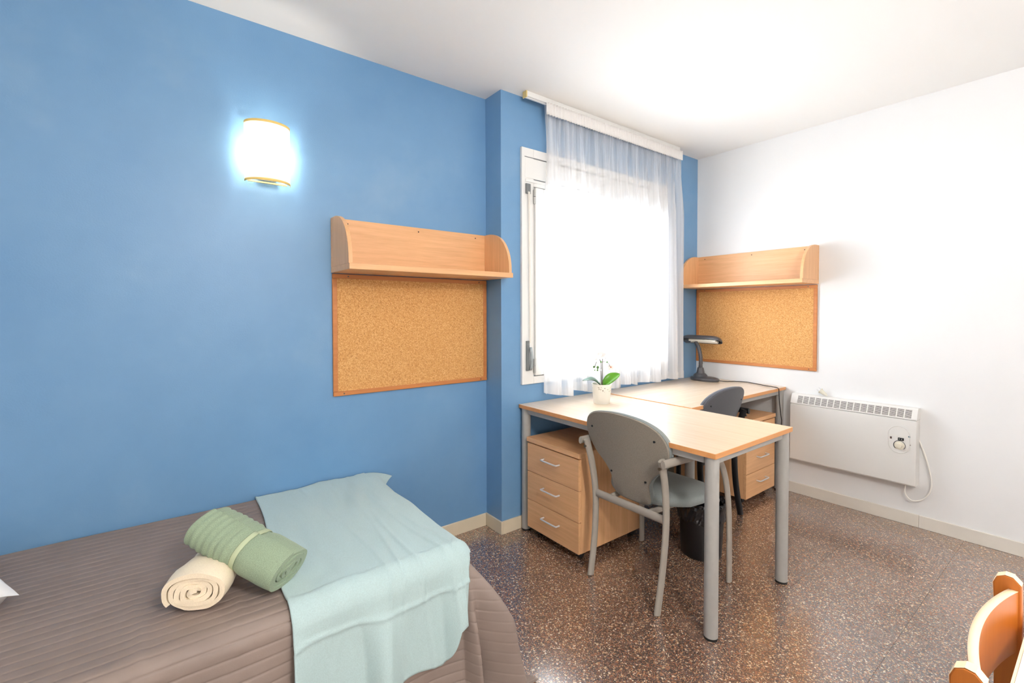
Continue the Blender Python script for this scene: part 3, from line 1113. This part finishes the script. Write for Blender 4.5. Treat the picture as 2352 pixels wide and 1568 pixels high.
hx = -HD
cpy, cpz = -LH + 0.080, 0.265
st = [Vector((hx - 0.0005, a, b)) for a, b in stadium(cpy, cpz, 0.050, 0.030)]
st[:] = st
MB().tube(st, 0.0022, ref=(1, 0, 0), seg=6, closed=True).build('control_surround', M['heater'], ht, smooth=True)
MB().box(hx - 0.0012, hx + 0.0002, cpy - 0.050, cpy + 0.050, cpz + 0.020, cpz + 0.0208).build('panel_joint', M['ivory'], ht)
MB().box(hx - 0.003, hx + 0.001, cpy - 0.008 - 0.016, cpy - 0.008 + 0.012, cpz - 0.004, cpz + 0.012).build('rocker_switch', M['foot_black'], ht, bevel=0.001)
MB().box(hx - 0.0034, hx - 0.0030, cpy - 0.005, cpy - 0.001, cpz + 0.003, cpz + 0.006).box(hx - 0.0034, hx - 0.0030, cpy - 0.016, cpy - 0.012, cpz + 0.003, cpz + 0.006).build('switch_mark', M['white_pvc'], ht)
MB().box(hx - 0.002, hx + 0.001, cpy + 0.033, cpy + 0.041, cpz - 0.002, cpz + 0.011).build('indicator_lamp', plain('indicator_red_brown', (78, 60, 54), 0.3), ht)
dy, dz = cpy - 0.004, cpz - 0.034
ring = [(hx - 0.0008, dy + 0.0275 * math.cos(a), dz + 0.0275 * math.sin(a)) for a in [math.radians(-45 + 270 * i / 40) for i in range(41)]]
MB().tube(ring, lambda t: 0.0022 - 0.0014 * t, ref=(1, 0, 0), seg=6).build('dial_scale', M['dial_ring'], ht)
dial = MB().tube([(hx + 0.001, dy, dz), (hx - 0.006, dy, dz)], 0.024, ref=(0, 0, 1), seg=32).tube([(hx - 0.006, dy, dz), (hx - 0.020, dy, dz)], lambda t: 0.016 - 0.003 * t, ref=(0, 0, 1), seg=32)
dial.build('thermostat_dial', M['ivory'], ht, smooth='auto')
MB().box(hx - 0.002, hx, cpy - 0.053, cpy - 0.044, cpz + 0.022, cpz + 0.030).build('catch', plain('teal_catch', (70, 110, 120), 0.4), ht)
MB().cyl((hx - 0.001, cpy - 0.053, cpz - 0.022), (hx + 0.001, cpy - 0.053, cpz - 0.022), 0.003, 8).build('screw', M['screw'], ht)
cordp = catmull([(-0.045, -LH + 0.052, 0.010), (-0.045, -LH + 0.055, -0.02), (-0.043, -LH + 0.054, -0.06), (-0.04, -LH + 0.035, -0.088), (-0.036, -LH + 0.012, -0.093), (-0.032, -LH - 0.025, -0.072), (-0.030, -LH - 0.055, -0.02), (-0.026, -LH - 0.060, 0.04), (-0.020, -LH - 0.045, 0.12), (-0.012, -LH - 0.022, 0.20), (-0.010, -LH - 0.006, 0.245), (-0.010, -LH + 0.004, 0.27)], 8)
cw = MB().tube(cordp, 0.0042, ref=(1, 0.2, 0), seg=8).build('power_cord', M['cord_white'], ht, smooth=True)
# plug lying on top of the cover
pg = thing('plug_helper', '', '')
bpy.data.objects.remove(pg)
PB = Vector((-0.030, -0.205, zt + 0.008))
pd = Vector((0.0, 0.80, 0.60)).normalized()
px_ = Vector((1, 0, 0))
pw = px_.cross(pd).normalized()
mb = MB().tube([PB, PB + pd * 0.012, PB + pd * 0.030, PB + pd * 0.044], lambda t: 0.006 + 0.009 * min(1, t * 1.2), lambda t: 0.007 + 0.006 * t, ref=(1, 0, 0), seg=10)
mb.tube([PB + pd * 0.044, PB + pd * 0.049], 0.019, 0.014, ref=(1, 0, 0), seg=12)
plug = mb.build('plug', M['ivory'], ht, smooth='auto')
MB().cyl(PB + pd * 0.049 + pw * 0.0095, PB + pd * 0.068 + pw * 0.0095, 0.0022, 8).cyl(PB + pd * 0.049 - pw * 0.0095, PB + pd * 0.068 - pw * 0.0095, 0.0022, 8).build('pin', M['handle'], plug)

# ------------------------------------------------------------------ wall lamp
LX0, LX1, LZ0, LZ1 = -1.257, -1.078, 1.845, 2.101
lc = (LX0 + LX1) / 2
lw = (LX1 - LX0) / 2
wl = thing('wall_lamp', 'half round cream fabric wall lamp glowing on the blue wall', 'lamp', (lc, -0.0005, LZ0))
LHT = LZ1 - LZ0


def arc_pt(a, z, rr=1.0):
    return (lw * rr * math.cos(a), -0.022 - 0.072 * rr * math.sin(a), z)


MB().grid(lambda u, q: arc_pt(PI * u, LHT * q), 40, 2).build('shade', M['shade'], wl, smooth=True)
for z in (0.0, LHT - 0.010):
    MB().grid(lambda u, q, z=z: (lambda p: (p[0], p[1] - 0.0008, p[2]))(arc_pt(PI * u, z + 0.010 * q, 1.008)), 40, 2).build('trim_tape', M['shade_trim'], wl, smooth=True, solid=0.0008)
MB().box(-0.035, 0.035, -0.014, 0, 0.02, LHT - 0.03).build('back_plate', M['white_pvc'], wl, bevel=0.002)
for bz in (0.004, LHT - 0.012):
    MB().box(-lw + 0.012, lw - 0.012, -0.0215, -0.0145, bz, bz + 0.006).build('shade_bracket', M['cream_plastic'], wl)
MB().cyl((0, -0.056, 0.045), (0, -0.056, 0.085), 0.014, 16).build('bulb_holder', M['white_pvc'], wl, smooth='auto')
MB().ball((0, -0.056, 0.125), 0.026, 16, 12, (1, 0.85, 1.5)).build('bulb', M['bulb'], wl, smooth=True)

# ------------------------------------------------------------------ bed
BFX, BFY, BZ = -0.700, 0.935, 0.457
bd = thing('bed', 'low single bed under the brown bedspread along the blue wall', 'bed', (-1.65, -0.46, 0))
MB().box(-0.97, 0.90, -0.42, 0.42, 0.25, 0.435).build('mattress', M['mattress'], bd, bevel=0.04, bseg=3)
MB().box(-0.97, 0.90, -0.42, 0.42, 0.17, 0.249).build('bed_base', plain('bed_base_fabric', (120, 110, 105), 0.9), bd, bevel=0.01)
for lx in (-0.9, 0.84):
    for ly in (-0.36, 0.36):
        MB().cyl((lx, ly, 0), (lx, ly, 0.1695), 0.025, 14).build('leg', M['foot_black'], bd, smooth='auto')

ER = 0.048


def drape(s, t, off, kd=0.34, ks=0.05, phase=0.0):
    s0, t0 = BFX - ER, BFY - ER
    a, b = max(0.0, s - s0), max(0.0, t - t0)
    if a == 0 and b == 0:
        return Vector((s, -t, BZ + off))
    rho = math.hypot(a, b)
    if a > 0 and b > 0:
        rho = max(a, b) + 0.25 * (rho - max(a, b))
    phi = math.atan2(b, a)
    L = ER * PI / 2
    bx, by = min(s, s0), min(t, t0)
    if rho < L:
        an = rho / ER
        out, z = (ER + off) * math.sin(an), BZ - ER + (ER + off) * math.cos(an)
    else:
        l = rho - L
        kk = ks + (kd - ks) * math.sin(2 * phi) ** 2 + phase * math.sin(phi * 10) * math.sin(2 * phi) * min(1, l / 0.2)
        out = ER + off + l * ks + (kk - ks) * 0.62 * (1 - math.exp(-l / 0.13))
        z = BZ - ER - l * 0.985
    if z < 0.008 + off:
        out += (0.008 + off - z) * 0.5
        z = 0.008 + off
    return Vector((bx + math.cos(phi) * out, -(by + math.sin(phi) * out), z))


def build_drape(name, fs, ft, off_fn, mat, solid, post=None, **kw):
    mb = MB()

    def fn(u, q):
        t = ft(u, q)
        s = fs(u, q, t)
        p = drape(s, t, off_fn(s, t), **kw)
        return post(p, s, t) if post else p
    return mb, fn


QS = 0.0335


def q_off(s, t):
    g = (t / QS) % 1.0
    d = min(g, 1 - g) * QS
    groove = -0.0022 * math.exp(-(d / 0.0020) ** 2)
    puff = 0.0008 * math.sin(PI * g)
    wr = 0.0030 * noise.noise(Vector((s * 3.5, t * 2.0, 1.3))) + 0.0005 * noise.noise(Vector((s * 16, t * 7, 7.7)))
    for cs, ph in ((-1.62, 0.2), (-1.40, 1.4)):
        wr += 0.004 * math.exp(-((s - cs - 0.02 * math.sin(t * 9 + ph)) / 0.008) ** 2) * (t > 0.45)
    h = max(0, t - BFY)
    hang = h * 0.05 * math.sin(s * 9 + 1.5) + h * 0.03 * math.sin(s * 17)
    return 0.004 + groove + puff + wr + hang


SU0, SU1 = -2.66, BFX - ER + 0.50
nt = 560
svals = [SU0 + (BFX - 0.10 - SU0) * i / 95 for i in range(95)] + [BFX - 0.10 + (SU1 - BFX + 0.10) * i / 54 for i in range(55)]


def bs_fn(u, q):
    s = svals[min(len(svals) - 1, round(u * (len(svals) - 1)))]
    t = 0.016 + (BFY - ER + 0.475 - 0.016) * q
    return drape(s, t, q_off(s, t), kd=0.27, ks=0.05, phase=0.12)


bsp = MB().grid(bs_fn, len(svals), nt).build('bedspread', M['quilt'], None, smooth=True)
tag(bsp, 'brown quilted bedspread with stitched lines covering the whole bed', 'bedspread')


def blanket_off(s, t):
    h = max(0.0, t - BFY + 0.05)
    wr = 0.0075 * noise.noise(Vector((s * 8, t * 4.2, 4.4))) + 0.004 * abs(noise.noise(Vector((s * 13 + t * 3, t * 6 - s * 4, 2.4)))) + 0.0025 * noise.noise(Vector((s * 22, t * 4, 9.1)))
    cre = 0.0
    for cs, amp, wd in ((-1.02, 0.004, 0.006), (-0.93, 0.004, 0.005), (-0.865, 0.006, 0.008), (-0.80, 0.005, 0.006), (-0.775, 0.005, 0.006)):
        c2 = cs + 0.03 * math.sin(t * 4 + cs * 20)
        cre += amp * math.exp(-((s - c2) / wd) ** 2) * (0.3 + 0.7 * math.exp(-((t - 0.88) / 0.25) ** 2))
    for ctt, amp in ((BFY + 0.075, 0.006),):
        cre += amp * math.exp(-((t - ctt - 0.01 * math.sin(s * 12)) / 0.006) ** 2)
    # ruck near the wall end
    ruck = 0.006 * math.exp(-((t - 0.30) / 0.18) ** 2) * math.sin((s + 0.25 * t) * 60) * math.exp(-((s + 0.85) / 0.13) ** 2)
    hang = h * (0.10 * math.sin(s * 24 + 0.8) + 0.05 * math.sin(s * 47)) * min(1.0, h / 0.18)
    return 0.016 + wr + cre + ruck + max(-0.008, hang) + 0.004 * (h > 0)


def bl_fn(u, q):
    tmax_l, t_min = BFY - ER + 0.365, 0.012
    tm = tmax_l
    if u > 0.80: tm = tmax_l - 0.11 * min(1, (u - 0.80) / 0.10) ** 2
    tm += 0.008 * math.sin(u * 17)
    t = t_min + (tm - t_min) * q
    sl = -1.232 - 0.045 * min(1, t / 0.85) - 0.012 * max(0, t - 0.85) / 0.3 + 0.008 * math.sin(t * 7)
    over = 0.085 * max(0, 1 - t / 0.12) + 0.075
    hang = max(0, (t - (BFY - ER)) / 0.08)
    over = over * (1 - min(1, hang)) + 0.030 * min(1, hang)
    sr = BFX - ER + over
    s = sl + (sr - sl) * u
    p = drape(s, t, blanket_off(s, t), kd=0.20, ks=0.05)
    if t < 0.10 and s > BFX - ER:
        wv = 1 - t / 0.10
        d = s - (BFX - ER)
        p = p.lerp(Vector((s, -t, BZ + 0.016 - 1.6 * d * d)), wv ** 0.5)
    return p


blk = MB().grid(bl_fn, 120, 190).build('throw_blanket', M['blanket'], None, smooth=True, solid=0.005)
tag(blk, 'pale mint fleece throw draped across the foot of the bed', 'blanket')

# pillow
plw = MB()


def pillow_pt(u, q, sgn):
    a, b = -1 + 2 * u, -1 + 2 * q
    e = max(0.0, (1 - abs(a) ** 6)) ** 0.45 * max(0.0, (1 - abs(b) ** 6)) ** 0.45
    pin = 1 + 0.03 * (a * a * b * b)
    return (0.33 * a * pin * (1 - 0.06 * (1 - b * b) * a * a), 0.22 * b * pin * (1 - 0.06 * (1 - a * a) * b * b), sgn * 0.072 * e - 0.035 * (a * b) ** 4 + 0.004 * noise.noise(Vector((a * 3, b * 3, sgn))))


plw.grid(lambda u, q: pillow_pt(u, q, 1), 28, 22).grid(lambda u, q: pillow_pt(u, q, -1), 28, 22, flip=True)
po_ = plw.build('pillow', M['pillow'], None, smooth=True)
po_.location = (-2.275, -0.405, BZ + 0.083)
po_.rotation_euler = (0, 0, math.radians(24))
tag(po_, 'white cotton pillow lying on the brown bedspread at the head of the bed', 'pillow')


# towels -------------------------------------------------------------
def rolled(name, mat, label, p0, p1, wid, hgt, turns, thick, parent=None, extra=None, twist=0.0):
    """flattened spiral roll between two axis points"""
    p0, p1 = Vector(p0), Vector(p1)
    ax = (p1 - p0)
    L = ax.length
    ax.normalize()
    side = ax.cross(Vector((0, 0, 1))).normalized()
    up = side.cross(ax)
    NTH = int(turns * 40)
    prof = []
    for i in range(NTH + 1):
        th = 2 * PI * turns * i / NTH
        f = i / NTH
        r = 0.10 + 0.90 * f
        th2 = th + twist
        c, d = math.cos(th2), math.sin(th2)
        x = wid * r * math.copysign(abs(c) ** 0.9, c)
        z = hgt * r * math.copysign(abs(d) ** 0.8, d)
        x += 0.0015 * math.sin(th * 3.1)
        if f < 0.8: z += 0.0025 * math.sin(th * 2.3 + 1)
        prof.append(Vector((x, z)))
    mb = MB()
    NK = 60
    rows_o, rows_i = [], []
    for kx in range(NK):
        f = kx / (NK - 1)
        ro, ri = [], []
        endround = 1.0 - 0.05 * (abs(2 * f - 1) ** 6)
        for i, p in enumerate(prof):
            tn = (prof[min(i + 1, NTH)] - prof[max(i - 1, 0)])
            tn.normalize()
            nn = Vector((tn.y, -tn.x))
            nz = noise.noise(Vector((p.x * 30, p.y * 30, f * 6))) * 0.0022
            frac = i / NTH
            sc = endround
            dd = extra(f, frac, p) if extra else 0.0
            for lst, sg in ((ro, 1), (ri, -1)):
                hv = thick * 0.5 * sg
                q = p * (sc + dd) + nn * (hv + (nz if sg > 0 else 0))
                endoff = 0.004 * math.sin(frac * 23) * (1 if f > 0.5 else -1) * (abs(2 * f - 1) ** 8)
                pos = p0 + ax * (L * f + endoff) + side * q.x + up * q.y
                lst.append(len(mb.v))
                mb.v.append(tuple(pos))
        rows_o.append(ro)
        rows_i.append(ri)
    n = len(prof)
    for A, B in zip(rows_o, rows_o[1:]):
        for i in range(n - 1): mb.f.append((A[i], A[i + 1], B[i + 1], B[i]))
    for A, B in zip(rows_i, rows_i[1:]):
        for i in range(n - 1): mb.f.append((A[i], B[i], B[i + 1], A[i + 1]))
    for A, B in ((rows_o[0], rows_i[0]), (rows_i[-1], rows_o[-1])):
        for i in range(n - 1): mb.f.append((A[i], B[i], B[i + 1], A[i + 1]))
    for e in (0, n - 1):
        for kx in range(NK - 1):
            mb.f.append((rows_o[kx][e], rows_o[kx + 1][e], rows_i[kx + 1][e], rows_i[kx][e]))
    last = prof[NTH - 40:]
    return mb.build(name, mat, parent, smooth='auto'), (p0, ax, side, up, L, last)


t1, _ = rolled('rolled_towel', M['towel_cream'], '', (-1.488, -0.785, BZ + 0.063), (-1.383, -0.560, BZ + 0.063), 0.080, 0.053, 4.5, 0.0125, twist=0.55, extra=lambda f, frac, p: -0.16 * max(0.0, min(1.0, (f - 0.25) / 0.3)))
tag(t1, 'cream rolled towel under the green towel on the brown bedspread', 'towel', 'rolled towels on the bed')


def pinch(f, frac, p):
    d = -0.10 * math.exp(-((f - 0.55) / 0.06) ** 2)
    if f < 0.52: d += 0.028 * math.sin(f * 2 * PI * 14)
    return d


gt_e = thing('rolled_towel', 'sage green rolled towel tied with a pale band resting on the cream towel', 'towel', (0, 0, 0), 0, 'rolled towels on the bed')
gA, gB = (-1.442, -0.600, BZ + 0.172), (-1.256, -0.815, BZ + 0.064)
t2, (g0, gax, gs, gu, gL, last) = rolled('towel_roll', M['towel_green'], '', gA, gB, 0.083, 0.050, 4.6, 0.0125, parent=gt_e, extra=pinch, twist=-2.2)
ringp = []
for pp in last:
    sc_ = 0.90 + 0.0095 / pp.length
    ringp.append(g0 + gax * (gL * 0.55) + gs * (pp.x * sc_) + gu * (pp.y * sc_))
MB().tube(ringp, 0.0018, 0.0085, ref=tuple(gax), seg=8, closed=False).build('band', M['band'], gt_e, smooth=True)

# ------------------------------------------------------------------ wooden chair and table (right edge of the picture)
wc = thing('wooden_chair', 'honey plywood dining chair with curved back panel pushed under the white table', 'chair', (-0.52, -2.19, 0))
CWX = 0.178   # half distance between posts
for s in (-1, 1):
    x0 = s * CWX - 0.010
    # post board profile in (y,z): rounded top, leaning slightly
    prof = [(-0.012, 0.0), (0.022, 0.0), (0.020, 0.45), (0.024, 0.75), (0.026, 0.790), (0.021, 0.803), (0.011, 0.809), (0.000, 0.808), (-0.010, 0.797), (-0.012, 0.70), (-0.014, 0.45)]
    pst = MB().prism(prof, 'x', x0, x0 + 0.020).build('post', M['oak'], wc, bevel=0.002)
    fl = MB().box(x0, x0 + 0.020, -0.40, -0.36, 0, 0.40).build('front_leg', M['oak'], wc, bevel=0.003)
    MB().box(x0 + 0.001, x0 + 0.019, -0.36, -0.0145, 0.37, 0.425).build('side_rail', M['oak'], wc, bevel=0.002)
    # pale edge of the post top
    edge = []
    for i in range(3, 9):
        edge.append(prof[i])
    mb = MB()
    ed = [(a, b + 0.0006) for a, b in edge]
    for (a, b), (c, d) in zip(ed, ed[1:]):
        bb_ = len(mb.v)
        mb.v += [(x0 + 0.0005, a, b), (x0 + 0.0195, a, b), (x0 + 0.0195, c, d), (x0 + 0.0005, c, d)]
        mb.f.append((bb_, bb_ + 1, bb_ + 2, bb_ + 3))
    mb.build('post_edge', M['oak_edge'], wc, solid=0.0004)


def panel_pt(u, q, side):
    s = -1 + 2 * u
    x = s * (CWX - 0.0105)
    y = -0.006 + 0.022 * (1 - s * s) + (0.012 if side else 0.0)
    z = 0.680 + 0.107 * q + 0.0 * (1 - s * s)
    return (x, y, z)


mb = MB()
mb.grid(lambda u, q: panel_pt(u, q, 0), 24, 5).grid(lambda u, q: panel_pt(u, q, 1), 24, 5, flip=True)
mb.grid(lambda u, q: panel_pt(u, 0, q > 0.5), 24, 2)
mb.build('back_panel', M['oak'], wc, smooth='auto')
MB().grid(lambda u, q: (lambda p: (p[0], p[1], p[2] + 0.0005))(panel_pt(u, 1, q > 0.5)), 24, 2).build('panel_edge', M['oak_edge'], wc, smooth=True, solid=0.0005)
MB().box(-0.205, 0.205, -0.42, -0.016, 0.426, 0.440).build('seat', M['oak'], wc, bevel=0.005)
MB().box(-CWX + 0.011, CWX - 0.011, 0.0, 0.016, 0.375, 0.42).build('rear_rail', M['oak'], wc, bevel=0.002)

tb = thing('dining_table', 'white topped table with beech edge beside the honey plywood chair', 'table', (-0.25, -2.66, 0))
MB().box(-0.598, 0.598, -0.448, 0.448, 0.714, 0.740).build('tabletop', M['table_top'], tb, bevel=0.001)
eb = MB()
eb.box(-0.600, 0.600, 0.4482, 0.4515, 0.714, 0.7402).box(-0.600, 0.600, -0.4515, -0.4482, 0.714, 0.7402).box(-0.6015, -0.5982, -0.448, 0.448, 0.714, 0.7402).box(0.5982, 0.6015, -0.448, 0.448, 0.714, 0.7402)
eb.build('edge_band', M['oak_edge'], tb)
for lx in (-0.56, 0.56):
    for ly in (-0.40, 0.40):
        MB().box(lx - 0.022, lx + 0.022, ly - 0.022, ly + 0.022, 0, 0.7135).build('leg', M['oak'], tb, bevel=0.003)

# ------------------------------------------------------------------ pendant added out of view behind the camera as fill light
cl = thing('fill_pendant', 'white globe pendant added unseen behind the camera for fill light', 'lamp', (-0.9, -3.05, H))
MB().lathe([(0.05, -0.0005), (0.05, -0.015), (0.02, -0.03), (0, -0.03)], seg=24).build('ceiling_rose', M['white_pvc'], cl, smooth='auto')
MB().cyl((0, 0, -0.03), (0, 0, -0.25), 0.004, 8).build('flex', M['white_pvc'], cl)
MB().cyl((0, 0, -0.25), (0, 0, -0.295), 0.03, 20).build('lamp_holder', M['white_pvc'], cl, smooth='auto')
MB().ball((0, 0, -0.45), 0.16, 32, 20).build('globe', M['fill_glow'], cl, smooth=True)
